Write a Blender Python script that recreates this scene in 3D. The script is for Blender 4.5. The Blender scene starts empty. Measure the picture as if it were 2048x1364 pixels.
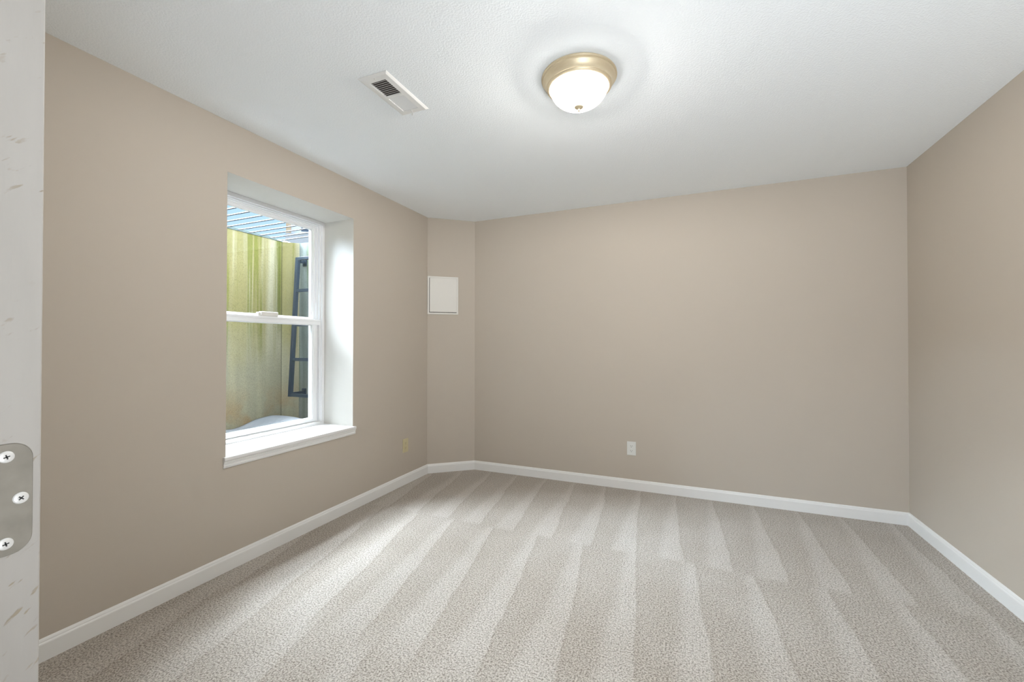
import bpy, bmesh, math, random
from mathutils import Vector, Matrix

# ------------------------------------------------------------------ camera
S = bpy.context.scene
COL = S.collection
F_PX, YAW, PITCH, ROLL, CAM_H = 845.537, 0.3999, 0.00905, 0.00041, 1.2221
cd = bpy.data.cameras.new('camera')
cd.sensor_fit = 'HORIZONTAL'
cd.sensor_width = 36.0
cd.lens = F_PX / 2048 * 36.0
cd.clip_start = 0.01
cam = bpy.data.objects.new('camera', cd)
COL.objects.link(cam)
fw = Vector((-math.sin(YAW) * math.cos(PITCH), math.cos(YAW) * math.cos(PITCH), math.sin(PITCH)))
rt = Vector((math.cos(YAW), math.sin(YAW), 0))
up = rt.cross(fw)
r2 = math.cos(ROLL) * rt + math.sin(ROLL) * up
u2 = -math.sin(ROLL) * rt + math.cos(ROLL) * up
M = Matrix((r2, u2, -fw)).transposed().to_4x4()
M.translation = (0, 0, CAM_H)
cam.matrix_world = M
S.camera = cam

# ------------------------------------------------------------------ exposure, sky, daylight
S.view_settings.view_transform = 'Standard'
S.view_settings.look = 'None'
S.view_settings.exposure = 0.08
S.view_settings.gamma = 1.0
S.view_settings.use_curve_mapping = False
S.cycles.use_denoising = True
S.cycles.max_bounces = 14
S.cycles.diffuse_bounces = 8
S.cycles.transparent_max_bounces = 16
S.cycles.sample_clamp_indirect = 8.0

W = bpy.data.worlds.new('sky')
S.world = W
W.use_nodes = True
wn, wl = W.node_tree.nodes, W.node_tree.links
wn.clear()
wo = wn.new('ShaderNodeOutputWorld')
wb = wn.new('ShaderNodeBackground')
wt = wn.new('ShaderNodeTexCoord')
ws = wn.new('ShaderNodeSeparateXYZ')
wr = wn.new('ShaderNodeValToRGB')
wr.color_ramp.elements[0].position = 0.02
wr.color_ramp.elements[0].color = (0.60, 0.80, 1.0, 1)
wr.color_ramp.elements[1].position = 0.42
wr.color_ramp.elements[1].color = (0.42, 0.68, 1.0, 1)
wl.new(wt.outputs['Generated'], ws.inputs[0])
wl.new(ws.outputs['Z'], wr.inputs[0])
wl.new(wr.outputs[0], wb.inputs['Color'])
wb.inputs['Strength'].default_value = 1.0
wl.new(wb.outputs[0], wo.inputs['Surface'])

LAMP_BASE, LAMP_PEAK, HALL_W, SUN_E, WORLD_E = 15.0, 104.0, 46.0, 88.0, 1.15
GLOW_E = 19.0
wb.inputs['Strength'].default_value = WORLD_E

# bright hazy sky light falling into the window well (soft, wide source)
sd = bpy.data.lights.new('daylight', 'SUN')
sd.energy = SUN_E
sd.color = (0.88, 0.97, 1.08)
sd.angle = math.radians(70)
sun = bpy.data.objects.new('daylight', sd)
COL.objects.link(sun)
el, az = math.radians(49), math.radians(-10)   # az: towards the back wall
sun_dir = Vector((math.cos(el) * math.cos(az), math.cos(el) * math.sin(az), -math.sin(el)))
sun.rotation_euler = sun_dir.to_track_quat('-Z', 'Y').to_euler()
sun.location = (-6, 0, 8)

# brighter patch of hazy sky lower down, opposite the window
gd = bpy.data.lights.new('low_sky_glow', 'SUN')
gd.energy = GLOW_E
gd.color = (0.80, 0.96, 1.15)
gd.angle = math.radians(30)
glow = bpy.data.objects.new('low_sky_glow', gd)
COL.objects.link(glow)
el, az = math.radians(26), math.radians(15)
glow_dir = Vector((math.cos(el) * math.cos(az), math.cos(el) * math.sin(az), -math.sin(el)))
glow.rotation_euler = glow_dir.to_track_quat('-Z', 'Y').to_euler()
glow.location = (-7, 0, 8)

# ------------------------------------------------------------------ room numbers (metres)
XL, XR, YB, H = -2.3152, 1.3624, 3.6976, 2.44
YC, XC = 3.4015, -1.9619          # angled corner runs (XL,YC) -> (XC,YB)
WY0, WY1, WZ0, WZ1 = 1.506, 2.439, 0.615, 2.162   # window opening
XO = -2.705                       # outside face of the house wall
XF = -2.600                       # room face of the window frame

# ------------------------------------------------------------------ node helpers
class NT:
    def __init__(self, name):
        m = bpy.data.materials.new(name)
        m.use_nodes = True
        self.m, self.t = m, m.node_tree
        self.n, self.l = m.node_tree.nodes, m.node_tree.links
        self.bsdf = self.n['Principled BSDF']
        self.co = None
    def pos(self):
        if self.co is None:
            self.co = self.n.new('ShaderNodeTexCoord').outputs['Object']
        return self.co
    def put(self, sock, v):
        if hasattr(v, 'is_linked'):
            self.l.new(v, sock)
        elif isinstance(v, (tuple, list)):
            sock.default_value = tuple(v) + ((1,) if len(sock.default_value) == 4 and len(v) == 3 else ())
        else:
            sock.default_value = v
    def math(self, op, a, b=0.0, c=0.0, clamp=False):
        x = self.n.new('ShaderNodeMath')
        x.operation = op
        x.use_clamp = clamp
        for s, v in zip(x.inputs, (a, b, c)):
            self.put(s, v)
        return x.outputs[0]
    def smooth(self, v, a, b, lo=0.0, hi=1.0):
        x = self.n.new('ShaderNodeMapRange')
        x.interpolation_type = 'SMOOTHSTEP'
        for i, k in enumerate((v, a, b, lo, hi)):
            self.put(x.inputs[i], k)
        return x.outputs[0]
    def mix(self, f, a, b, mode='MIX'):
        x = self.n.new('ShaderNodeMix')
        x.data_type = 'RGBA'
        x.blend_type = mode
        self.put(x.inputs[0], f)
        self.put(x.inputs[6], a)
        self.put(x.inputs[7], b)
        return x.outputs[2]
    def noise(self, scale, detail=2.0, rough=0.5, vec=None, stretch=None):
        x = self.n.new('ShaderNodeTexNoise')
        x.inputs['Scale'].default_value = scale
        x.inputs['Detail'].default_value = detail
        x.inputs['Roughness'].default_value = rough
        v = vec if vec is not None else self.pos()
        if stretch:
            mp = self.n.new('ShaderNodeMapping')
            mp.inputs['Scale'].default_value = stretch
            self.l.new(v, mp.inputs['Vector'])
            v = mp.outputs[0]
        self.l.new(v, x.inputs['Vector'])
        return x.outputs[0]
    def xyz(self):
        s = self.n.new('ShaderNodeSeparateXYZ')
        self.l.new(self.pos(), s.inputs[0])
        return s.outputs
    def bump(self, h, strength=0.3, dist=0.002):
        b = self.n.new('ShaderNodeBump')
        b.inputs['Strength'].default_value = strength
        b.inputs['Distance'].default_value = dist
        self.l.new(h, b.inputs['Height'])
        self.l.new(b.outputs[0], self.bsdf.inputs['Normal'])
    def done(self, color, rough=0.6, metal=0.0, spec=0.5):
        self.put(self.bsdf.inputs['Base Color'], color)
        self.put(self.bsdf.inputs['Roughness'], rough)
        self.put(self.bsdf.inputs['Metallic'], metal)
        self.put(self.bsdf.inputs['Specular IOR Level'], spec)
        return self.m

def simple(name, color, rough=0.5, metal=0.0, spec=0.5, vary=0.04, scale=12.0, bump=0.0, bscale=300.0):
    t = NT(name)
    n = t.noise(scale, 3)
    d = tuple(c * (1 - vary) for c in color)
    l = tuple(min(1, c * (1 + vary)) for c in color)
    if bump:
        t.bump(t.noise(bscale, 2), bump, 0.001)
    return t.done(t.mix(n, d, l), rough, metal, spec)

# ------------------------------------------------------------------ materials
def mat_wall():
    t = NT('beige_wall_paint')
    t.bump(t.noise(260, 3), 0.10, 0.0012)
    n = t.noise(1.2, 2)
    return t.done(t.mix(n, (0.480, 0.431, 0.372), (0.505, 0.454, 0.393)), 0.62, 0, 0.30)
def mat_ceiling():
    t = NT('orange_peel_ceiling_paint')
    a = t.smooth(t.noise(125, 2, 0.5), 0.34, 0.66)
    t.bump(a, 0.26, 0.003)
    return t.done((0.875, 0.918, 0.95), 0.8, 0, 0.2)
def mat_carpet():
    t = NT('beige_cut_pile_carpet')
    x, y, z = t.xyz()
    wob = t.math('MULTIPLY', t.math('SUBTRACT', t.noise(2.2, 3), 0.5), 0.06)
    wob2 = t.math('MULTIPLY', t.math('SUBTRACT', t.noise(14, 2), 0.5), 0.012)
    xw = t.math('ADD', t.math('ADD', x, wob), wob2)
    yw = t.math('ADD', t.math('ADD', y, wob), t.math('MULTIPLY', wob2, 1.5))
    def row(y0, ph, per, sl, w0, w1, length):  # one row of vacuum tracks, their pile sheen painted as colour stripes
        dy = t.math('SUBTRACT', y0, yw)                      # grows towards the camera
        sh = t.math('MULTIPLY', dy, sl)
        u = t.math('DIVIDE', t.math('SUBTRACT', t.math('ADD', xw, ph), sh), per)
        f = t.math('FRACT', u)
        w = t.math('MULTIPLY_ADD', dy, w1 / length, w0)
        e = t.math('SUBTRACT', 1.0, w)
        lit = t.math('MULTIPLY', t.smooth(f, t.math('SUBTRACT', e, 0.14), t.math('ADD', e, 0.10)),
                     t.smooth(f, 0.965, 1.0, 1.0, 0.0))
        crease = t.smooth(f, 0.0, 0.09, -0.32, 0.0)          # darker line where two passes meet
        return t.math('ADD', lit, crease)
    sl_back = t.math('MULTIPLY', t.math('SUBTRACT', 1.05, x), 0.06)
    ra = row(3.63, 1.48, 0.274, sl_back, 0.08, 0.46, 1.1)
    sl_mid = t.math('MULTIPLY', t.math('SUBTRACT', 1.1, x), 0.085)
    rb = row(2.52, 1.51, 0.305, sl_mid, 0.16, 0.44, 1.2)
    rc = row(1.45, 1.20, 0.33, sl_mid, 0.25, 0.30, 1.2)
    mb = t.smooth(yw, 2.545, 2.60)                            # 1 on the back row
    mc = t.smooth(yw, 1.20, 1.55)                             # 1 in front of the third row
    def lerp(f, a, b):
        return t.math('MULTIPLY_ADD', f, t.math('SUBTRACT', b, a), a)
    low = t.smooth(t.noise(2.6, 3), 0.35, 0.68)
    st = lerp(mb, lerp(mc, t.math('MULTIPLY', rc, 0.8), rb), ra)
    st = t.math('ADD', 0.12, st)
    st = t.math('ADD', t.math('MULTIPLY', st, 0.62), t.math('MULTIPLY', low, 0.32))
    tuft = t.noise(140, 2, 0.62)
    tuft2 = t.noise(330, 2, 0.6)
    h = t.math('ADD', t.math('MULTIPLY', tuft, 0.68), t.math('MULTIPLY', tuft2, 0.32))
    sp = t.smooth(h, 0.36, 0.60)
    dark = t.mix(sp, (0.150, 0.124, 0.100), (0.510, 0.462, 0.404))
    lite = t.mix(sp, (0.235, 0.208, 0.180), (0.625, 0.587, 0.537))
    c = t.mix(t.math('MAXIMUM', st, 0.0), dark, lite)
    pit = t.smooth(t.noise(160, 1, 0.5), 0.25, 0.38, 0.62, 1.0)
    pc = t.n.new('ShaderNodeCombineColor')
    for i in range(3):
        t.l.new(pit, pc.inputs[i])
    c = t.mix(1.0, c, pc.outputs[0], 'MULTIPLY')
    t.bump(h, 0.9, 0.006)
    t.bsdf.inputs['Sheen Weight'].default_value = 0.15
    t.bsdf.inputs['Sheen Roughness'].default_value = 0.6
    return t.done(c, 0.95, 0, 0.08)
def mat_jamb():
    t = NT('chipped_white_door_paint')
    rot = t.n.new('ShaderNodeMapping')
    rot.inputs['Rotation'].default_value = (math.radians(-42), 0, 0)
    t.l.new(t.pos(), rot.inputs['Vector'])
    mp = t.n.new('ShaderNodeMapping')
    mp.inputs['Scale'].default_value = (40, 55, 190)
    t.l.new(rot.outputs[0], mp.inputs['Vector'])
    n = t.noise(1.0, 3, 0.55, vec=mp.outputs[0])
    n2 = t.noise(9, 2)
    chip = t.math('MULTIPLY', t.smooth(n, 0.615, 0.70), t.smooth(n2, 0.44, 0.60))
    base = t.mix(t.noise(45, 3, stretch=(1, 1, 0.25)), (0.335, 0.312, 0.283), (0.38, 0.355, 0.326))
    t.bump(t.math('SUBTRACT', t.noise(160, 3, stretch=(1, 1, 0.12)), chip), 0.25, 0.001)
    return t.done(t.mix(chip, base, (0.265, 0.225, 0.165)), 0.5)
def mat_concrete():
    t = NT('mossy_concrete')
    x, y, z = t.xyz()
    streak = t.noise(1.0, 3, 0.55, stretch=(9, 9, 0.5))
    blot = t.noise(2.6, 4, 0.6)
    grit = t.noise(230, 3, 0.7)
    base = t.mix(blot, (0.37, 0.32, 0.205), (0.47, 0.415, 0.28))
    base = t.mix(t.smooth(streak, 0.38, 0.66, 0, 0.6), base, (0.31, 0.285, 0.20))
    up_ = t.smooth(t.math('ADD', z, t.math('MULTIPLY', blot, 0.5)), 1.15, 1.75)
    s2 = t.noise(1.0, 2, 0.5, stretch=(13, 13, 0.35))
    moss = t.math('MULTIPLY', t.smooth(s2, 0.40, 0.60), up_)
    base = t.mix(t.math('MULTIPLY', moss, 0.80), base, (0.240, 0.203, 0.066))
    s3 = t.noise(1.0, 2, 0.5, stretch=(21, 21, 0.6))
    g = t.math('MULTIPLY', t.smooth(s3, 0.58, 0.68), up_)
    base = t.mix(t.math('MULTIPLY', g, 0.8), base, (0.165, 0.165, 0.03))
    # one dark green run beside the corner joint
    gs = t.smooth(t.math('ABSOLUTE', t.math('SUBTRACT', y, 2.795)), 0.0, 0.045, 1, 0)
    gs = t.math('MULTIPLY', gs, t.smooth(z, 1.20, 1.55))
    base = t.mix(t.math('MULTIPLY', gs, 0.85), base, (0.12, 0.13, 0.022))
    joint = t.smooth(t.math('ABSOLUTE', t.math('SUBTRACT', y, 2.8215)), 0.001, 0.0045, 0.75, 0.0)
    base = t.mix(joint, base, (0.05, 0.045, 0.03))
    rust = t.math('MULTIPLY', t.smooth(z, 0.50, 0.95, 1, 0), t.smooth(t.noise(4.5, 3), 0.40, 0.62))
    base = t.mix(t.math('MULTIPLY', rust, 0.75), base, (0.36, 0.21, 0.09))
    spots = t.smooth(grit, 0.34, 0.52, 0.60, 1.0)
    sp = t.n.new('ShaderNodeCombineColor')
    for i in range(3):
        t.l.new(spots, sp.inputs[i])
    base = t.mix(1.0, base, sp.outputs[0], 'MULTIPLY')
    fleck = t.smooth(t.noise(30, 2), 0.74, 0.78)
    fleck = t.math('MULTIPLY', fleck, t.smooth(z, 1.95, 2.12))
    base = t.mix(fleck, base, (0.45, 0.44, 0.38))
    t.bump(grit, 0.3, 0.004)
    return t.done(base, 0.9, 0, 0.15)
def mat_concrete_side():
    t = NT('grey_stained_concrete')
    x, y, z = t.xyz()
    streak = t.noise(1.0, 3, 0.55, stretch=(16, 16, 0.6))
    base = t.mix(t.smooth(streak, 0.36, 0.64), (0.165, 0.19, 0.17), (0.27, 0.30, 0.28))
    g = t.noise(1.0, 2, 0.5, stretch=(12, 12, 0.7))
    base = t.mix(t.math('MULTIPLY', t.smooth(g, 0.52, 0.68), 0.6), base, (0.14, 0.18, 0.07))
    base = t.mix(t.smooth(z, 0.7, 1.1, 0.35, 0), base, (0.26, 0.22, 0.15))
    grit = t.noise(230, 3, 0.7)
    sp = t.n.new('ShaderNodeCombineColor')
    s = t.smooth(grit, 0.34, 0.50, 0.6, 1.0)
    for i in range(3):
        t.l.new(s, sp.inputs[i])
    base = t.mix(1.0, base, sp.outputs[0], 'MULTIPLY')
    t.bump(grit, 0.3, 0.004)
    return t.done(base, 0.9, 0, 0.15)
def mat_glass():
    t = NT('window_glass')
    n, l = t.n, t.l
    out = n['Material Output']
    n.remove(t.bsdf)
    tr = n.new('ShaderNodeBsdfTransparent')
    tr.inputs[0].default_value = (0.97, 0.985, 0.98, 1)
    gl = n.new('ShaderNodeBsdfGlossy')
    gl.inputs['Roughness'].default_value = 0.01
    lw = n.new('ShaderNodeLayerWeight')
    lw.inputs['Blend'].default_value = 0.5
    fac = t.math('MULTIPLY_ADD', t.math('POWER', lw.outputs['Facing'], 5.0), 0.5, 0.025)
    mx = n.new('ShaderNodeMixShader')
    l.new(fac, mx.inputs[0])
    l.new(tr.outputs[0], mx.inputs[1])
    l.new(gl.outputs[0], mx.inputs[2])
    l.new(mx.outputs[0], out.inputs['Surface'])
    return t.m
def mat_shade():
    # frosted white glass, evenly aglow, letting part of the bulbs' light straight through
    t = NT('lit_frosted_glass')
    t.bsdf.inputs['Emission Color'].default_value = (1.0, 0.98, 0.95, 1)
    t.bsdf.inputs['Emission Strength'].default_value = LAMP_BASE
    m = t.done((0.22, 0.215, 0.21), 0.3)
    tr = t.n.new('ShaderNodeBsdfTransparent')
    mx = t.n.new('ShaderNodeMixShader')
    mx.inputs[0].default_value = 0.5
    t.l.new(t.bsdf.outputs[0], mx.inputs[1])
    t.l.new(tr.outputs[0], mx.inputs[2])
    t.l.new(mx.outputs[0], t.n['Material Output'].inputs['Surface'])
    return m
def mat_brass():
    t = NT('brushed_gold_metal')
    n = t.noise(1.0, 3, 0.6, stretch=(40, 40, 400))
    t.bump(n, 0.05, 0.0005)
    return t.done(t.mix(n, (0.66, 0.55, 0.37), (0.80, 0.69, 0.50)), 0.46, 0.55)
def mat_snow():
    t = NT('old_snow')
    t.bump(t.noise(25, 4), 0.3, 0.02)
    return t.done(t.mix(t.noise(6, 3), (0.40, 0.41, 0.44), (0.50, 0.51, 0.54)), 0.85, 0, 0.2)
def mat_siding():
    t = NT('pale_lap_siding')
    x, y, z = t.xyz()
    f = t.math('FRACT', t.math('DIVIDE', z, 0.16))
    t.bump(f, 0.6, 0.012)
    return t.done(t.mix(t.noise(3, 2), (0.70, 0.73, 0.78), (0.76, 0.79, 0.84)), 0.6)

MAT = dict(
    wall=mat_wall(), ceiling=mat_ceiling(), carpet=mat_carpet(), jamb=mat_jamb(),
    moss=mat_concrete(), side=mat_concrete_side(), glass=mat_glass(), shade=mat_shade(),
    brass=mat_brass(), snow=mat_snow(), siding=mat_siding(),
    trim=simple('white_trim_paint', (0.78, 0.785, 0.78), 0.35, vary=0.015),
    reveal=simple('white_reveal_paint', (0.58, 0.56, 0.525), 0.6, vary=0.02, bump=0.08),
    vinyl=simple('white_vinyl', (0.77, 0.775, 0.785), 0.32, vary=0.01),
    lock=simple('offwhite_latch_plastic', (0.66, 0.64, 0.60), 0.4, vary=0.02),
    plate=simple('white_plastic', (0.70, 0.71, 0.69), 0.35, vary=0.01),
    slot=simple('dark_slot', (0.03, 0.03, 0.03), 0.7),
    ivory=simple('ivory_plastic', (0.56, 0.50, 0.31), 0.35, vary=0.02),
    panel=simple('offwhite_panel_plastic', (0.69, 0.68, 0.65), 0.45, vary=0.012),
    vent=simple('white_enamel_metal', (0.76, 0.765, 0.755), 0.4, vary=0.015),
    duct=simple('dark_duct_sheet', (0.07, 0.06, 0.055), 0.6, vary=0.2),
    nickel=simple('tarnished_nickel', (0.265, 0.245, 0.21), 0.45, 0.5, vary=0.28, scale=55),
    screw=simple('bright_screw_steel', (0.72, 0.71, 0.69), 0.35, 0.4, vary=0.05),
    steel=simple('dark_blue_painted_steel', (0.018, 0.034, 0.055), 0.42, 0.0, vary=0.2, scale=30, bump=0.15),
    bars=simple('weathered_grey_steel', (0.030, 0.034, 0.040), 0.55, 0.0, vary=0.2, scale=30),
    angle=simple('green_grey_angle_iron', (0.085, 0.11, 0.10), 0.6, 0.0, vary=0.2, scale=10),
    found=simple('dark_foundation_concrete', (0.10, 0.10, 0.095), 0.9, vary=0.15, scale=8),
    ground_dark=simple('darkened_ground', (0.075, 0.065, 0.05), 0.95, vary=0.3, scale=5),
    tan=simple('tan_board', (0.55, 0.40, 0.27), 0.6),
    darkpane=simple('dark_window_pane', (0.10, 0.13, 0.19), 0.12),
    roof=simple('grey_roof', (0.25, 0.25, 0.26), 0.8),
    houseside=simple('dark_house_siding', (0.08, 0.08, 0.085), 0.6),
)

# ------------------------------------------------------------------ mesh helpers
def link(name, bm, mats, parent=None, smooth=False, bevel=0.0, seg=2, autosmooth=None):
    bmesh.ops.recalc_face_normals(bm, faces=bm.faces)
    me = bpy.data.meshes.new(name)
    bm.to_mesh(me)
    bm.free()
    if not isinstance(mats, (list, tuple)):
        mats = [mats]
    for m in mats:
        me.materials.append(m)
    if smooth:
        for f in me.polygons:
            f.use_smooth = True
    o = bpy.data.objects.new(name, me)
    COL.objects.link(o)
    if parent is not None:
        o.parent = parent
    if bevel:
        b = o.modifiers.new('bevel', 'BEVEL')
        b.width = bevel
        b.segments = seg
        b.limit_method = 'ANGLE'
        b.angle_limit = math.radians(35)
    return o

def box(bm, x0, x1, y0, y1, z0, z1, mi=0, mtx=None):
    v = [Vector((x, y, z)) for x in (x0, x1) for y in (y0, y1) for z in (z0, z1)]
    if mtx is not None:
        v = [mtx @ p for p in v]
    v = [bm.verts.new(p) for p in v]
    for q in ((0, 1, 3, 2), (4, 6, 7, 5), (0, 4, 5, 1), (2, 3, 7, 6), (0, 2, 6, 4), (1, 5, 7, 3)):
        f = bm.faces.new([v[i] for i in q])
        f.material_index = mi
    return bm

def nbox(*a, **k):
    return box(bmesh.new(), *a, **k)

def prism(bm, pts, axis_fn, a, b, mi=0):
    """closed outline pts (u,v) extruded from a to b; axis_fn(u,v,t) -> xyz"""
    va = [bm.verts.new(axis_fn(u, v, a)) for u, v in pts]
    vb = [bm.verts.new(axis_fn(u, v, b)) for u, v in pts]
    n = len(pts)
    for i in range(n):
        f = bm.faces.new((va[i], va[(i + 1) % n], vb[(i + 1) % n], vb[i]))
        f.material_index = mi
    bm.faces.new(va[::-1]).material_index = mi
    bm.faces.new(vb).material_index = mi
    return bm

def lathe(bm, prof, c=(0, 0, 0), n=64, closed=False):
    rings = []
    for r, z in prof:
        if r < 1e-6:
            rings.append([bm.verts.new((c[0], c[1], c[2] + z))])
        else:
            rings.append([bm.verts.new((c[0] + r * math.cos(2 * math.pi * i / n),
                                        c[1] + r * math.sin(2 * math.pi * i / n), c[2] + z)) for i in range(n)])
    for a, b in zip(rings, rings[1:]):
        for i in range(n):
            j = (i + 1) % n
            q = [a[i % len(a)], a[j % len(a)], b[j % len(b)], b[i % len(b)]]
            u = []
            for v in q:
                if v not in u:
                    u.append(v)
            if len(u) > 2:
                bm.faces.new(u)
    return bm

def ring_yz(bm, x0, x1, y0, y1, z0, z1, wl_, wr_, wb_, wt_):
    """a four-sided rectangular frame in the YZ plane, x0..x1 deep, with mitred members"""
    o = [(y0, z0), (y1, z0), (y1, z1), (y0, z1)]
    i = [(y0 + wl_, z0 + wb_), (y1 - wr_, z0 + wb_), (y1 - wr_, z1 - wt_), (y0 + wl_, z1 - wt_)]
    V = {}
    for k, x in enumerate((x0, x1)):
        for nme, pp in (('o', o), ('i', i)):
            for q, (y, z) in enumerate(pp):
                V[nme, k, q] = bm.verts.new((x, y, z))
    for q in range(4):
        r = (q + 1) % 4
        bm.faces.new((V['o', 0, q], V['o', 0, r], V['i', 0, r], V['i', 0, q]))
        bm.faces.new((V['o', 1, q], V['i', 1, q], V['i', 1, r], V['o', 1, r]))
        bm.faces.new((V['o', 0, q], V['o', 1, q], V['o', 1, r], V['o', 0, r]))
        bm.faces.new((V['i', 0, q], V['i', 0, r], V['i', 1, r], V['i', 1, q]))
    return bm

def tube(bm, a, b, r, n=8):
    a, b = Vector(a), Vector(b)
    d = (b - a).normalized()
    s = d.orthogonal().normalized()
    t = d.cross(s)
    ra = [bm.verts.new(a + r * (math.cos(2 * math.pi * i / n) * s + math.sin(2 * math.pi * i / n) * t)) for i in range(n)]
    rb = [bm.verts.new(b + r * (math.cos(2 * math.pi * i / n) * s + math.sin(2 * math.pi * i / n) * t)) for i in range(n)]
    for i in range(n):
        bm.faces.new((ra[i], ra[(i + 1) % n], rb[(i + 1) % n], rb[i]))
    bm.faces.new(ra[::-1])
    bm.faces.new(rb)
    return bm

def bar(bm, a, b, w, h, side=(1, 0, 0)):
    """rectangular bar from a to b; w along `side`, h across"""
    a, b = Vector(a), Vector(b)
    d = (b - a).normalized()
    s = Vector(side)
    s = (s - s.dot(d) * d).normalized()
    t = d.cross(s)
    vs = []
    for p in (a, b):
        for i, j in ((-1, -1), (1, -1), (1, 1), (-1, 1)):
            vs.append(bm.verts.new(p + s * (i * w / 2) + t * (j * h / 2)))
    for q in ((3, 2, 1, 0), (4, 5, 6, 7), (0, 1, 5, 4), (1, 2, 6, 5), (2, 3, 7, 6), (3, 0, 4, 7)):
        bm.faces.new([vs[k] for k in q])
    return bm

def struct(o, label=None):
    o['kind'] = 'structure'
    if label:
        o['label'] = label
    return o

def thing(name, loc, label, cat, group=None, rot=None):
    o = bpy.data.objects.new(name, None)
    o.empty_display_size = 0.1
    COL.objects.link(o)
    o.location = loc
    if rot is not None:
        o.rotation_euler = rot
    o['label'] = label
    o['category'] = cat
    if group:
        o['group'] = group
    return o

# ------------------------------------------------------------------ room shell
struct(link('floor', nbox(-2.76, 1.50, -2.6, 3.85, -0.15, 0.0), MAT['carpet']), 'beige cut pile carpet with vacuum stripes')
struct(link('ceiling', nbox(-2.76, 1.50, -2.6, 3.85, H, H + 0.22), MAT['ceiling']), 'white orange peel textured ceiling')
struct(link('wall_back', nbox(XC, XR, YB, YB + 0.15, 0, H), MAT['wall']), 'wide beige wall facing the camera')
struct(link('wall_right', nbox(XR, XR + 0.14, -2.6, YB + 0.15, 0, H), MAT['wall']), 'beige wall along the right edge')
bm = bmesh.new()
prism(bm, [(XL, YC), (XC, YB), (XC, YB + 0.15), (XL - 0.15, YB + 0.15), (XL - 0.15, YC)],
      lambda u, v, t: Vector((u, v, t)), 0, H)
struct(link('wall_corner', bm, MAT['wall']), 'narrow angled beige wall across the far corner')

# left wall: one skin with the deep window opening, white-painted reveals
bm = bmesh.new()
Y0w, Y1w = -2.6, YC
def holed(x, flip):
    ys, zs = (Y0w, WY0, WY1, Y1w), (0, WZ0 - 0.012, WZ1, H)
    vs = {}
    for i, y in enumerate(ys):
        for j, z in enumerate(zs):
            vs[i, j] = bm.verts.new((x, y, z))
    for i in range(3):
        for j in range(3):
            if (i, j) != (1, 1):
                bm.faces.new((vs[i, j], vs[i + 1, j], vs[i + 1, j + 1], vs[i, j + 1]))
    return vs
va = holed(XL, False)
nf = len(bm.faces)
vb = holed(XO, True)
bm.faces.ensure_lookup_table()
for f in bm.faces[nf:]:
    f.material_index = 2
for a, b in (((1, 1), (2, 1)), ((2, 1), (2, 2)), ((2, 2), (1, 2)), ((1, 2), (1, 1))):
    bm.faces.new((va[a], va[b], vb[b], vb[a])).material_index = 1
outer = [(0, 0), (1, 0), (2, 0), (3, 0), (3, 1), (3, 2), (3, 3), (2, 3), (1, 3), (0, 3), (0, 2), (0, 1)]
for a, b in zip(outer, outer[1:] + outer[:1]):
    bm.faces.new((va[a], va[b], vb[b], vb[a]))
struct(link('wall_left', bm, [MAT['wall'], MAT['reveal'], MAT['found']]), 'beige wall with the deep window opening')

# front wall with the doorway the camera looks through
DJ, DR, DZ = -0.504, 1.02, 2.05
bm = bmesh.new()
box(bm, XL, DJ - 0.02, 0.03, 0.165, 0, H)
box(bm, DR + 0.02, XR, 0.03, 0.165, 0, H)
box(bm, DJ - 0.02, DR + 0.02, 0.03, 0.165, DZ, H)
struct(link('wall_front', bm, MAT['wall']), 'beige wall with the doorway at the camera')
# hallway behind the camera
bm = bmesh.new()
box(bm, -1.35, -1.2, -2.6, 0.03, 0, H)
box(bm, -1.2, XR, -2.6, -2.5, 0, H)
struct(link('wall_hallway', bm, MAT['wall']))

# baseboards, mitred
BB = [(0, 0), (0.0135, 0), (0.0135, 0.066), (0.012, 0.070), (0.0095, 0.0725), (0.0088, 0.078), (0.006, 0.083), (0.002, 0.0855), (0, 0.0855)]
def baseboard(name, p0, p1, m0, m1, label):
    """p0->p1 along the wall foot with the room on the left; m0/m1 = mitre factors (offset along per unit depth)"""
    p0, p1 = Vector(p0), Vector(p1)
    d = (p1 - p0).normalized()
    n = Vector((-d.y, d.x))
    bm = bmesh.new()
    A, B = [], []
    for u, z in BB:
        a = p0 + n * u + d * (u * m0)
        b = p1 + n * u - d * (u * m1)
        A.append(bm.verts.new((a.x, a.y, z)))
        B.append(bm.verts.new((b.x, b.y, z)))
    k = len(BB)
    for i in range(k):
        j = (i + 1) % k
        bm.faces.new((A[i], A[j], B[j], B[i]))
    bm.faces.new(A)
    bm.faces.new(B[::-1])
    struct(link(name, bm, MAT['trim']), label)
ca = math.atan2(YB - YC, XC - XL)                # angle of the corner wall
m_lc = math.tan((math.pi / 2 - ca) / 2)
m_cb = math.tan(ca / 2)
# walk with the room on the left: right wall up, back wall leftwards, corner, left wall down
baseboard('baseboard_right', (XR, 0.165), (XR, YB), 0, 1, 'white baseboard along the right wall')
baseboard('baseboard_back', (XR, YB), (XC, YB), 1, m_cb, 'white baseboard along the back wall')
baseboard('baseboard_corner', (XC, YB), (XL, YC), m_cb, m_lc, 'short white baseboard under the angled corner wall')
baseboard('baseboard_left', (XL, YC), (XL, 0.165), m_lc, 0, 'white baseboard under the window wall')

# ------------------------------------------------------------------ door jamb with hinge leaf (left edge of the view)
bm = bmesh.new()
box(bm, DJ - 0.02, DJ, 0.02, 0.1745, 0, DZ)
box(bm, DR, DR + 0.02, 0.02, 0.1745, 0, DZ)
box(bm, DJ - 0.02, DR + 0.02, 0.02, 0.1745, DZ, DZ + 0.02)
jamb = struct(link('door_1', bm, MAT['jamb'], bevel=0.0012), 'worn white door jamb at the left edge of the view')
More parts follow.
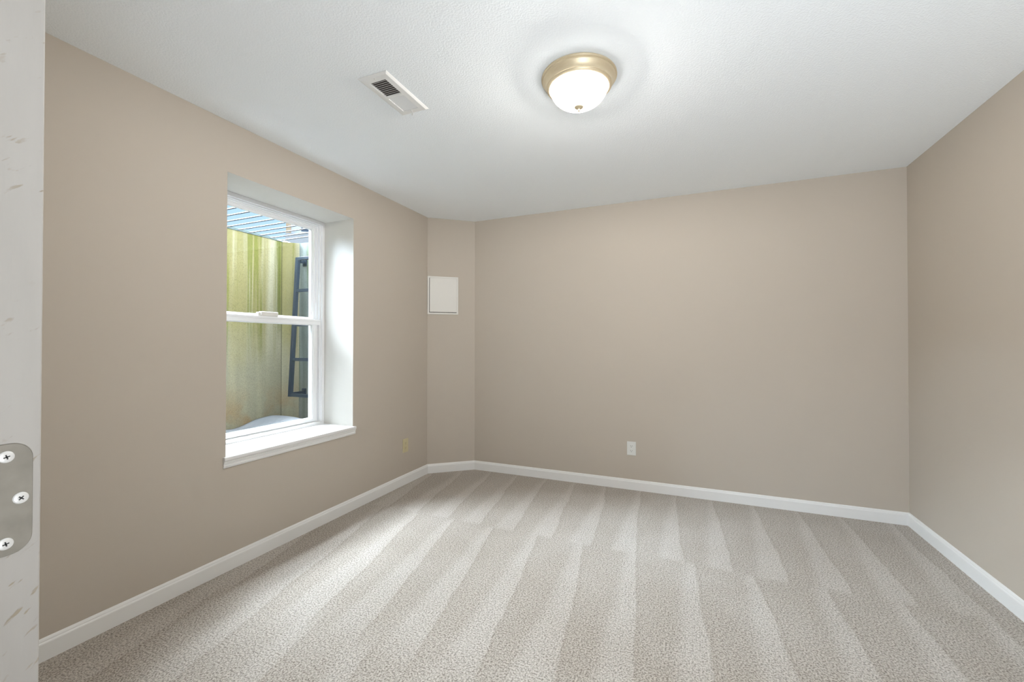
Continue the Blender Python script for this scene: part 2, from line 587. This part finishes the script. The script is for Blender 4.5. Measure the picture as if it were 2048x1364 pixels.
# hinge leaf: plate in the YZ plane, rounded on the room side
hz, hh, rr = 1.098, 0.0445, 0.013
y_in, y_out = 0.134, 0.1692
pts = [(y_in, hz - hh)]
for k in range(9):
    a = -math.pi / 2 + k * math.pi / 16
    pts.append((y_out - rr + rr * math.cos(a), hz - hh + rr + rr * math.sin(a)))
for k in range(9):
    a = k * math.pi / 16
    pts.append((y_out - rr + rr * math.cos(a), hz + hh - rr + rr * math.sin(a)))
pts.append((y_in, hz + hh))
bm = bmesh.new()
prism(bm, pts, lambda u, v, t: Vector((t, u, v)), DJ - 0.0005, DJ + 0.0014)
leaf = link('hinge_leaf', bm, MAT['nickel'], jamb, bevel=0.0004)
leaf['label'] = 'tarnished metal hinge leaf with rounded corners'
for sy, sz, ang in ((0.1541, hz + 0.0345, 0.3), (0.1623, hz - 0.0005, 0.8), (0.1541, hz - 0.0345, 0.25)):
    bm = bmesh.new()
    prof = [(0.0047, 0.0), (0.0046, 0.0006), (0.0040, 0.0010), (0.0022, 0.0013)]
    n = 28
    rings = [[bm.verts.new((DJ + 0.0013 + hgt, sy + r * math.cos(2 * math.pi * i / n), sz + r * math.sin(2 * math.pi * i / n)))
              for i in range(n)] for r, hgt in prof]
    for a, b in zip(rings, rings[1:]):
        for i in range(n):
            bm.faces.new((a[i], a[(i + 1) % n], b[(i + 1) % n], b[i]))
    bm.faces.new(rings[-1])
    # cross recess
    for q in (0, math.pi / 2):
        R = Matrix.Translation((DJ + 0.0026, sy, sz)) @ Matrix.Rotation(ang + q, 4, 'X')
        box(bm, -0.0003, 0.0001, -0.0019, 0.0019, -0.00045, 0.00045, 1, R)
    link('screw', bm, [MAT['screw'], MAT['slot']], leaf)

# ------------------------------------------------------------------ window
win = struct(link('window_1', ring_yz(bmesh.new(), XF - 0.105, XF, WY0, WY1, WZ0 - 0.004, WZ1, 0.016, 0.016, 0.016, 0.016), MAT['vinyl'], bevel=0.002),
             'white vinyl double hung window with deep sill')
bm = bmesh.new()
ring_yz(bm, XF - 0.10, XF + 0.004, WY0 + 0.016, WY1 - 0.016, WZ0 + 0.012, WZ1 - 0.016, 0.010, 0.010, 0.010, 0.010)
ring_yz(bm, XF - 0.10, XF - 0.012, WY0 + 0.026, WY1 - 0.026, WZ0 + 0.022, WZ1 - 0.026, 0.012, 0.012, 0.006, 0.008)
ring_yz(bm, XF - 0.10, XF - 0.030, WY0 + 0.038, WY1 - 0.038, WZ0 + 0.026, WZ1 - 0.034, 0.012, 0.012, 0.004, 0.007)
ring_yz(bm, XF - 0.10, XF - 0.046, WY0 + 0.048, WY1 - 0.048, WZ0 + 0.028, WZ1 - 0.040, 0.014, 0.014, 0.004, 0.006)
link('window_frame', bm, MAT['vinyl'], win, bevel=0.0012)
# upper sash (outer track)
UX = -2.652
bm = bmesh.new()
ring_yz(bm, UX - 0.032, UX, WY0 + 0.050, WY1 - 0.050, 1.378, WZ1 - 0.044, 0.020, 0.020, 0.048, 0.016)
ring_yz(bm, UX - 0.026, UX - 0.006, WY0 + 0.068, WY1 - 0.068, 1.424, WZ1 - 0.058, 0.009, 0.009, 0.006, 0.006)
us = link('upper_sash', bm, MAT['vinyl'], win, bevel=0.0015)
link('pane', nbox(UX - 0.018, UX - 0.015, WY0 + 0.07, WY1 - 0.07, 1.42, WZ1 - 0.055), MAT['glass'], us)
# lower sash (inner track)
LX = -2.616
bm = bmesh.new()
ring_yz(bm, LX - 0.030, LX, WY0 + 0.062, WY1 - 0.062, 0.646, 1.413, 0.028, 0.028, 0.024, 0.040)
ring_yz(bm, LX - 0.024, LX - 0.005, WY0 + 0.088, WY1 - 0.088, 0.668, 1.375, 0.009, 0.009, 0.009, 0.009)
box(bm, LX - 0.002, LX + 0.009, WY0 + 0.03, WY1 - 0.03, 1.398, 1.413)          # pull rail lip
box(bm, LX - 0.002, LX + 0.006, WY0 + 0.03, WY1 - 0.03, 1.371, 1.398)
ls = link('lower_sash', bm, MAT['vinyl'], win, bevel=0.0018)
link('pane', nbox(LX - 0.018, LX - 0.015, WY0 + 0.095, WY1 - 0.095, 0.672, 1.370), MAT['glass'], ls)
bm = bmesh.new()
box(bm, LX - 0.020, LX + 0.004, 1.905, 2.046, 1.413, 1.437)
box(bm, LX - 0.016, LX + 0.012, 1.922, 2.046, 1.4135, 1.443)
lk = link('sash_lock', bm, MAT['lock'], ls, bevel=0.004, seg=3)
for yy in (1.735, 2.255):
    bm = bmesh.new()
    box(bm, LX - 0.022, LX + 0.004, yy, yy + 0.045, 1.413, 1.4175)
    box(bm, LX - 0.014, LX - 0.002, yy + 0.012, yy + 0.03, 1.4175, 1.422)
    link('tilt_latch', bm, MAT['vinyl'], ls, bevel=0.0015)
# sill board with moulded nose
bm = bmesh.new()
board = [(-2.600, 0.6025), (-2.3152, 0.6025), (-2.3152, 0.6155), (-2.600, 0.6155)]
prism(bm, board, lambda u, v, t: Vector((u, t, v)), WY0, WY1)
nose = [(-2.3152, 0.557), (-2.3085, 0.557), (-2.3060, 0.563), (-2.3045, 0.571), (-2.3070, 0.574), (-2.3050, 0.580), (-2.3010, 0.590),
        (-2.3030, 0.5925), (-2.2985, 0.5955), (-2.2965, 0.599), (-2.2965, 0.611), (-2.2985, 0.6155), (-2.3152, 0.6155)]
prism(bm, nose, lambda u, v, t: Vector((u, t, v)), 1.491, 2.456)
link('window_sill', bm, MAT['trim'], win)

# ------------------------------------------------------------------ outside: window well
WX, WC = -3.55, 0.105                  # front face of the well, size of its corner chamfer
WYA, WYB = 2.823, 2.823 + 0.105        # far corner; far side wall at WYB
NYA, NYB = 1.16, 1.16 - 0.105          # near corner; near side wall at NYB
WT, WB = 2.192, 0.2
def wallseg(bm, pts, z0, z1, mi=0):
    prism(bm, pts, lambda u, v, t: Vector((u, v, t)), z0, z1, mi)
bm = bmesh.new()
wallseg(bm, [(WX, NYA), (WX, WYA), (WX - 0.14, WYA + 0.05), (WX - 0.14, NYA - 0.05)], WB, WT)
struct(link('wall_well_front', bm, MAT['moss']), 'mossy concrete wall of the window well facing the glass')
bm = bmesh.new()
wallseg(bm, [(WX, WYA), (WX + WC, WYB), (WX + WC, WYB + 0.14), (WX - 0.14, WYB + 0.14), (WX - 0.14, WYA + 0.05)], WB, WT)
struct(link('wall_well_corner', bm, MAT['moss']), 'narrow chamfered corner of the concrete window well')
bm = bmesh.new()
wallseg(bm, [(WX + WC, NYB), (WX, NYA), (WX - 0.14, NYA - 0.05), (WX - 0.14, NYB - 0.14), (WX + WC, NYB - 0.14)], WB, WT)
struct(link('wall_well_corner', bm, MAT['moss']), 'chamfered corner of the window well nearest the camera')
bm = bmesh.new()
wallseg(bm, [(WX + WC, WYB), (XO, WYB), (XO, WYB + 0.14), (WX + WC, WYB + 0.14)], WB, WT)
struct(link('wall_well_side', bm, MAT['side']), 'grey stained concrete side wall behind the ladder')
bm = bmesh.new()
wallseg(bm, [(XO, NYB), (WX + WC, NYB), (WX + WC, NYB - 0.14), (XO, NYB - 0.14)], WB, WT)
struct(link('wall_well_side', bm, MAT['side']), 'concrete side wall of the window well nearest the camera')

# snow on the floor of the well
def snow_h(x, y):
    h = 0.520 + 0.052 * math.exp(-((y - 2.68) / 0.20) ** 2) - 0.03 * max(0, (y - 2.75) / 0.2)
    h += 0.006 * math.sin(9 * y + 3 * x) + 0.005 * math.sin(21 * y + 11 * x)
    return h - 0.03 * max(0.0, (x - WX - 0.3) / 0.5)
bm = bmesh.new()
nx, ny = 24, 48
def snow_x0(y):                       # keep clear of the well's chamfered corners
    return WX + 0.003 + max(0.0, y - WYA + 0.004, NYA + 0.004 - y)
g = []
for i in range(nx + 1):
    r = []
    for j in range(ny + 1):
        y = NYB + 0.004 + (WYB - NYB - 0.008) * j / ny
        x0 = snow_x0(y)
        x = x0 + (XO - 0.004 - x0) * i / nx
        r.append(bm.verts.new((x, y, snow_h(x, y))))
    g.append(r)
for i in range(nx):
    for j in range(ny):
        bm.faces.new((g[i][j], g[i + 1][j], g[i + 1][j + 1], g[i][j + 1]))
edge = [g[i][0] for i in range(nx + 1)] + [g[nx][j] for j in range(1, ny + 1)] + [g[i][ny] for i in range(nx - 1, -1, -1)] + [g[0][j] for j in range(ny - 1, 0, -1)]
bot = [bm.verts.new((v.co.x, v.co.y, 0.21)) for v in edge]
for i in range(len(edge)):
    j = (i + 1) % len(edge)
    bm.faces.new((edge[i], bot[i], bot[j], edge[j]))
bm.faces.new(bot)
o = link('snow', bm, MAT['snow'], smooth=True)
o['kind'] = 'stuff'
o['label'] = 'drift of old grey snow on the floor of the window well'
o['category'] = 'snow'

# ground outside, coloured dark instead of snowy to cut bounce light, around the well
bm = bmesh.new()
box(bm, -30, WX - 0.14, -14, 24, WB, WT - 0.02)
box(bm, WX - 0.14, XO, WYB + 0.14, 24, WB, WT - 0.02)
box(bm, WX - 0.14, XO, -14, NYB - 0.14, WB, WT - 0.02)
struct(link('ground', bm, MAT['ground_dark']), 'ground outside at the rim of the well, darkened to cut bounce light')
# house wall above the basement
struct(link('wall_exterior', nbox(XO, XO + 0.12, -8, 9, H + 0.22, 5.4), MAT['houseside']))
bm = bmesh.new()
box(bm, XO, XO + 0.3, YC, 9, WB, H + 0.22)
box(bm, XO, XO + 0.3, -8, -2.6, WB, H + 0.22)
struct(link('wall_foundation', bm, MAT['side']))

# grate over the well
grate = thing('well_grate', ((WX + XO) / 2, 2.0, WT), 'grate of thin grey bars lying over the top of the window well', 'grate')
gx, gy, gz = grate.location
bm = bmesh.new()
box(bm, WX - 0.035 - gx, WX + 0.006 - gx, NYA - gy, WYA - gy, 0.0, 0.006)
box(bm, WX - 0.035 - gx, WX - 0.029 - gx, NYA - gy, WYA - gy, 0.0, 0.030)
link('edge_angle', bm, MAT['angle'], grate, bevel=0.001)['label'] = 'greenish angle iron along the wall top'
link('edge_angle', nbox(XO + 0.002 - gx, XO - gx - 0.038, NYA - gy, WYA - gy, 0.0, 0.008), MAT['angle'], grate, bevel=0.001)
k = 0
y = 2.320 - 12 * 0.100
while y < WYA:
    if y > NYA:
        bm = bmesh.new()
        tube(bm, (WX - 0.028 - gx, y - gy, 0.016), (XO - 0.004 - gx, y - gy, 0.016), 0.0052, 10)
        link('bar', bm, MAT['bars'], grate, smooth=False)
    y += 0.100

# ladder on the far side wall
lad = thing('escape_ladder', (-3.20, WYB - 0.1, 0.765), 'dark blue steel ladder fixed to the side wall of the window well', 'ladder')
lx, ly, lz = lad.location
def L(x, y, z):
    return (x - lx, y - ly, z - lz)
def rail_y(z):
    t = (z - 0.75) / (2.05 - 0.75)
    return 2.775 + t * (2.850 - 2.775)
RX0, RX1 = -3.372, -2.985
ZT, ZB = 2.035, 0.748
for rx in (RX0, RX1):
    bm = bmesh.new()
    bar(bm, L(rx, rail_y(ZB), ZB), L(rx, rail_y(ZT), ZT), 0.034, 0.030)
    link('rail', bm, MAT['steel'], lad, bevel=0.002)
for zz in (2.022, 1.722, 1.405, 1.088, 0.764):
    bm = bmesh.new()
    bar(bm, L(RX0, rail_y(zz), zz), L(RX1, rail_y(zz), zz), 0.028, 0.026, side=(0, 0, 1))
    link('rung', bm, MAT['steel'], lad, bevel=0.002)
for rx in (RX0, RX1):
    for zz in (2.0, 0.775):
        bm = bmesh.new()
        bar(bm, L(rx, rail_y(zz), zz), L(rx, WYB - 0.004, zz), 0.028, 0.022)
        box(bm, rx - 0.025 - lx, rx + 0.025 - lx, WYB - 0.008 - ly, WYB - 0.001 - ly, zz - 0.035 - lz, zz + 0.035 - lz)
        link('bracket', bm, MAT['steel'], lad, bevel=0.0015)

# little clump of snow on the rim at the corner
bm = bmesh.new()
bmesh.ops.create_icosphere(bm, subdivisions=3, radius=1.0)
rnd = random.Random(4)
for v in bm.verts:
    f = 1 + 0.18 * math.sin(5 * v.co.x + 2) * math.sin(4 * v.co.y + 1) + 0.05 * rnd.random()
    v.co = Vector((v.co.x * 0.05 * f, v.co.y * 0.095 * f, max(0, v.co.z) * 0.026 * f))
o = link('snow_clump', bm, MAT['snow'], smooth=True)
o.location = (WX - 0.04, WYA + 0.05, WT)
o['label'] = 'small white lump of snow on the far corner of the well rim'
o['category'] = 'snow'

# neighbour's house seen between the bars (turned so that only its front shows)
nb = thing('house', (-10.0, 8.10, 2.1), 'pale neighbouring house far beyond the bars of the well grate', 'house', rot=(0, 0, math.radians(40)))
link('wall', nbox(0, 9, 0, 5, 0.0, 5.0), MAT['siding'], nb)
link('corner_board', nbox(-0.02, 0.10, -0.03, 0.10, 2.10, 5.0), MAT['tan'], nb)['label'] = 'tan corner board'
link('skirt', nbox(-0.03, 9.0, -0.06, 0.02, 0.0, 2.12), MAT['snow'], nb)['label'] = 'snow-white base of the wall'
f = link('window', nbox(0.315, 1.5, -0.04, 0.02, 2.14, 3.2), MAT['vinyl'], nb)
link('window_pane', nbox(0.355, 1.44, -0.05, -0.01, 2.19, 3.15), MAT['darkpane'], f)
bm = bmesh.new()
prism(bm, [(-0.4, 5.0), (5.4, 5.0), (2.5, 6.8)], lambda u, v, t: Vector((t, u, v)), -0.3, 9.3)
link('roof', bm, MAT['roof'], nb)

# ------------------------------------------------------------------ ceiling light
LC = Vector((-0.465, 1.88, H))
lamp = thing('ceiling_light', LC, 'lit dome ceiling light with brushed gold rim and frosted glass', 'ceiling light')
pan = [(0.0, 0.0), (0.160, 0.0), (0.1685, -0.003), (0.1695, -0.009), (0.166, -0.013), (0.1630, -0.0135), (0.1635, -0.017), (0.1615, -0.021),
       (0.1575, -0.0255), (0.1520, -0.033), (0.1485, -0.042), (0.1478, -0.0465), (0.1440, -0.0475), (0.1425, -0.051), (0.1385, -0.0545),
       (0.1335, -0.0555), (0.1305, -0.053), (0.1295, -0.048), (0.1285, -0.012), (0.0, -0.012)]
o = link('pan', lathe(bmesh.new(), pan, n=96), MAT['brass'], lamp, smooth=True)
o.modifiers.new('edges', 'EDGE_SPLIT').split_angle = math.radians(50)
o['label'] = 'brushed gold stepped rim'
o = link('glare_baffle', lathe(bmesh.new(), [(0.0, -0.0165), (0.1270, -0.0165), (0.1270, -0.0125), (0.0, -0.0125)], n=64), MAT['duct'], lamp)  # added dark disc that soaks up bulb light so the dome glares less
dome = []
R0, D0 = 0.1285, 0.088
for k in range(25):
    a = k / 24 * math.pi / 2
    dome.append((R0 * math.cos(a) ** 0.92 if k < 24 else 0.0, -0.049 - D0 * math.sin(a)))
o = link('glass_shade', lathe(bmesh.new(), dome, n=96), MAT['shade'], lamp, smooth=True)
o['label'] = 'glowing frosted glass dome'
fin = [(0.0, -0.1345), (0.0200, -0.1345), (0.0212, -0.1370), (0.0190, -0.1400), (0.0105, -0.1425), (0.0055, -0.1450), (0.0040, -0.1480), (0.0052, -0.1510), (0.0058, -0.1540), (0.0042, -0.1570), (0.0, -0.1582)]
o = link('finial', lathe(bmesh.new(), fin, n=32), MAT['brass'], lamp, smooth=True)

if LAMP_PEAK > 0:
    for dx in (-0.045, 0.045):                     # the two bulbs inside the dome
        pl = bpy.data.lights.new('bulb', 'POINT')
        pl.energy = LAMP_PEAK / 2
        pl.color = (1.0, 0.955, 0.885)
        pl.shadow_soft_size = 0.028
        po = bpy.data.objects.new('bulb', pl)
        COL.objects.link(po)
        po.parent = lamp
        po.location = (dx, 0, -0.060)

# ------------------------------------------------------------------ ceiling vent
vx0, vx1, vy0, vy1 = -1.402, -1.240, 1.498, 1.829
VC = Vector(((vx0 + vx1) / 2, (vy0 + vy1) / 2, H))
vent = thing('ceiling_vent', VC, 'white metal ceiling register with two banks of louvers', 'vent')
hw, hl = (vx1 - vx0) / 2, (vy1 - vy0) / 2
bm = bmesh.new()
sx, sy = 0.0445, 0.125            # half size of the grille field
o4 = [(-hw, -hl), (hw, -hl), (hw, hl), (-hw, hl)]
m4 = [(-hw + 0.010, -hl + 0.010), (hw - 0.010, -hl + 0.010), (hw - 0.010, hl - 0.010), (-hw + 0.010, hl - 0.010)]
i4 = [(-sx, -sy), (sx, -sy), (sx, sy), (-sx, sy)]
lv = [[bm.verts.new((x, y, z)) for x, y in p] for p, z in ((o4, -0.0005), (o4, -0.002), (m4, -0.0085), (i4, -0.0095), (i4, -0.0005))]
for a, b in zip(lv, lv[1:]):
    for q in range(4):
        r = (q + 1) % 4
        bm.faces.new((a[q], a[r], b[r], b[q]))
link('faceplate', bm, MAT['vent'], vent, bevel=0.0006)
bm = bmesh.new()
box(bm, -sx, sx, -sy, sy, -0.0012, -0.0004)
link('duct_opening', bm, MAT['duct'], vent)
bm = bmesh.new()
box(bm, -sx, sx, -0.008, 0.008, -0.0095, -0.002)
link('centre_bar', bm, MAT['vent'], vent)
n_s = 9
for bank, (ya, yb, tilt) in enumerate(((-sy, -0.008, 32), (0.008, sy, -30))):
    bm = bmesh.new()
    pitch = (yb - ya) / n_s
    for k in range(n_s):
        yc = ya + (k + 0.5) * pitch + (0.004 if bank == 0 else 0)
        R = Matrix.Translation((0, yc, -0.0058)) @ Matrix.Rotation(math.radians(tilt), 4, 'X')
        hwid = 0.0032 if bank == 0 else 0.0050
        box(bm, -sx, sx, -hwid, hwid, -0.0004, 0.0004, 0, R)
    link('louver_bank', bm, MAT['vent'], vent)
for ys in (-hl + 0.020,):
    bm = bmesh.new()
    lathe(bm, [(0.0, -0.0112), (0.0022, -0.0110), (0.0034, -0.0100), (0.0036, -0.0085)], c=(0, ys, 0), n=16)
    link('screw', bm, MAT['screw'], vent, smooth=True)
bm = bmesh.new()
pth = [(0.0, sy - 0.002, -0.004), (0.002, sy + 0.004, -0.014), (0.002, sy + 0.011, -0.022), (0.0, sy + 0.014, -0.032)]
for a, b, w in zip(pth, pth[1:], (0.005, 0.006, 0.009)):
    bar(bm, a, b, w, 0.0022)
link('lever', bm, MAT['vent'], vent, bevel=0.0006)

# ------------------------------------------------------------------ access panel on the angled wall
ud = Vector((math.cos(ca), math.sin(ca), 0))
nd = Vector((math.sin(ca), -math.cos(ca), 0))
pc = Vector((XL, YC, 0)) + ud * 0.1475
ap = thing('access_panel', (pc.x, pc.y, 1.697), 'square off-white access panel on the narrow angled corner wall', 'panel')
ap.rotation_euler = (0, 0, ca)           # local x along the wall, -y into the room
bm = bmesh.new()
pw, ph = 0.1475, 0.1825
def ring_xz(bm, y0, y1, x0, x1, z0, z1, w):
    ring_yz(bm, y0, y1, x0, x1, z0, z1, w, w, w, w)
    return bm
ring_xz(bm, -0.009, 0.0, -pw, pw, -ph, ph, 0.016)
for v in bm.verts:                        # ring_yz works in YZ: swap to XZ
    v.co = Vector((v.co.y, v.co.x, v.co.z))
link('frame', bm, MAT['panel'], ap, bevel=0.0025)
bm = bmesh.new()
box(bm, -pw + 0.021, pw - 0.0160, -0.0075, -0.001, -ph + 0.022, ph - 0.0160)
link('door', bm, MAT['panel'], ap, bevel=0.002)
link('backing', nbox(-pw + 0.014, pw - 0.014, -0.0012, -0.0002, -ph + 0.014, ph - 0.014), MAT['duct'], ap)

# ------------------------------------------------------------------ duplex outlets
def outlet(name, loc, rotz, m, label, w, h):
    t = thing(name, loc, label, 'outlet', rot=(0, 0, rotz))
    bm = bmesh.new()
    box(bm, -w / 2, w / 2, -0.0055, 0.0, -h / 2, h / 2)
    link('cover_plate', bm, m, t, bevel=0.0022, seg=3)
    for s in (1, -1):
        bm = bmesh.new()
        n = 28
        pts = []
        for i in range(n):
            a = 2 * math.pi * i / n
            pts.append((0.0170 * math.cos(a), max(-0.0140, min(0.0140, 0.0170 * math.sin(a)))))
        cz = s * 0.0198
        prism(bm, pts, lambda u, v, q: Vector((u, -q, v + cz)), 0.0050, 0.0068)
        for xx, hh2 in ((-0.0062, 0.0042), (0.0062, 0.0036)):
            box(bm, xx - 0.0013, xx + 0.0013, -0.0071, -0.0066, cz + 0.0030 - hh2, cz + 0.0030 + hh2, 1)
        c = [(0.0026 * math.cos(2 * math.pi * i / 14), 0.0026 * math.sin(2 * math.pi * i / 14) - 0.0080) for i in range(14)]
        prism(bm, c, lambda u, v, q: Vector((u, -q, v + cz)), 0.0066, 0.0071, 1)
        link('receptacle', bm, [m, MAT['slot'] if m is MAT['plate'] else MAT['ivory_slot']], t)
    bm = bmesh.new()
    c = [(0.0026 * math.cos(2 * math.pi * i / 14), 0.0026 * math.sin(2 * math.pi * i / 14)) for i in range(14)]
    prism(bm, c, lambda u, v, q: Vector((u, -q, v)), 0.005, 0.0064)
    link('screw', bm, m, t)
    return t
MAT['ivory_slot'] = simple('ivory_slot_shadow', (0.20, 0.16, 0.08), 0.7)
outlet('wall_outlet', (-0.4645, YB, 0.3465), 0.0, MAT['plate'], 'white duplex outlet low on the wide back wall', 0.073, 0.115)
outlet('wall_outlet', (XL, 3.066, 0.3375), math.pi / 2, MAT['ivory'], 'ivory duplex outlet low on the left wall right of the window', 0.073, 0.118)

# ------------------------------------------------------------------ added fill light behind the camera, lifts ceiling and walls
if HALL_W > 0:
    hd = bpy.data.lights.new('hall_fill_light', 'AREA')
    hd.shape = 'RECTANGLE'
    hd.size, hd.size_y = 0.5, 0.5
    hd.energy = HALL_W
    hd.color = (0.93, 1.0, 1.07)
    ho = bpy.data.objects.new('hall_fill_light', hd)
    COL.objects.link(ho)
    ho.location = (0.62, -0.26, 0.82)
    ho.rotation_euler = Vector((0.16, 0.66, 0.72)).to_track_quat('-Z', 'Y').to_euler()
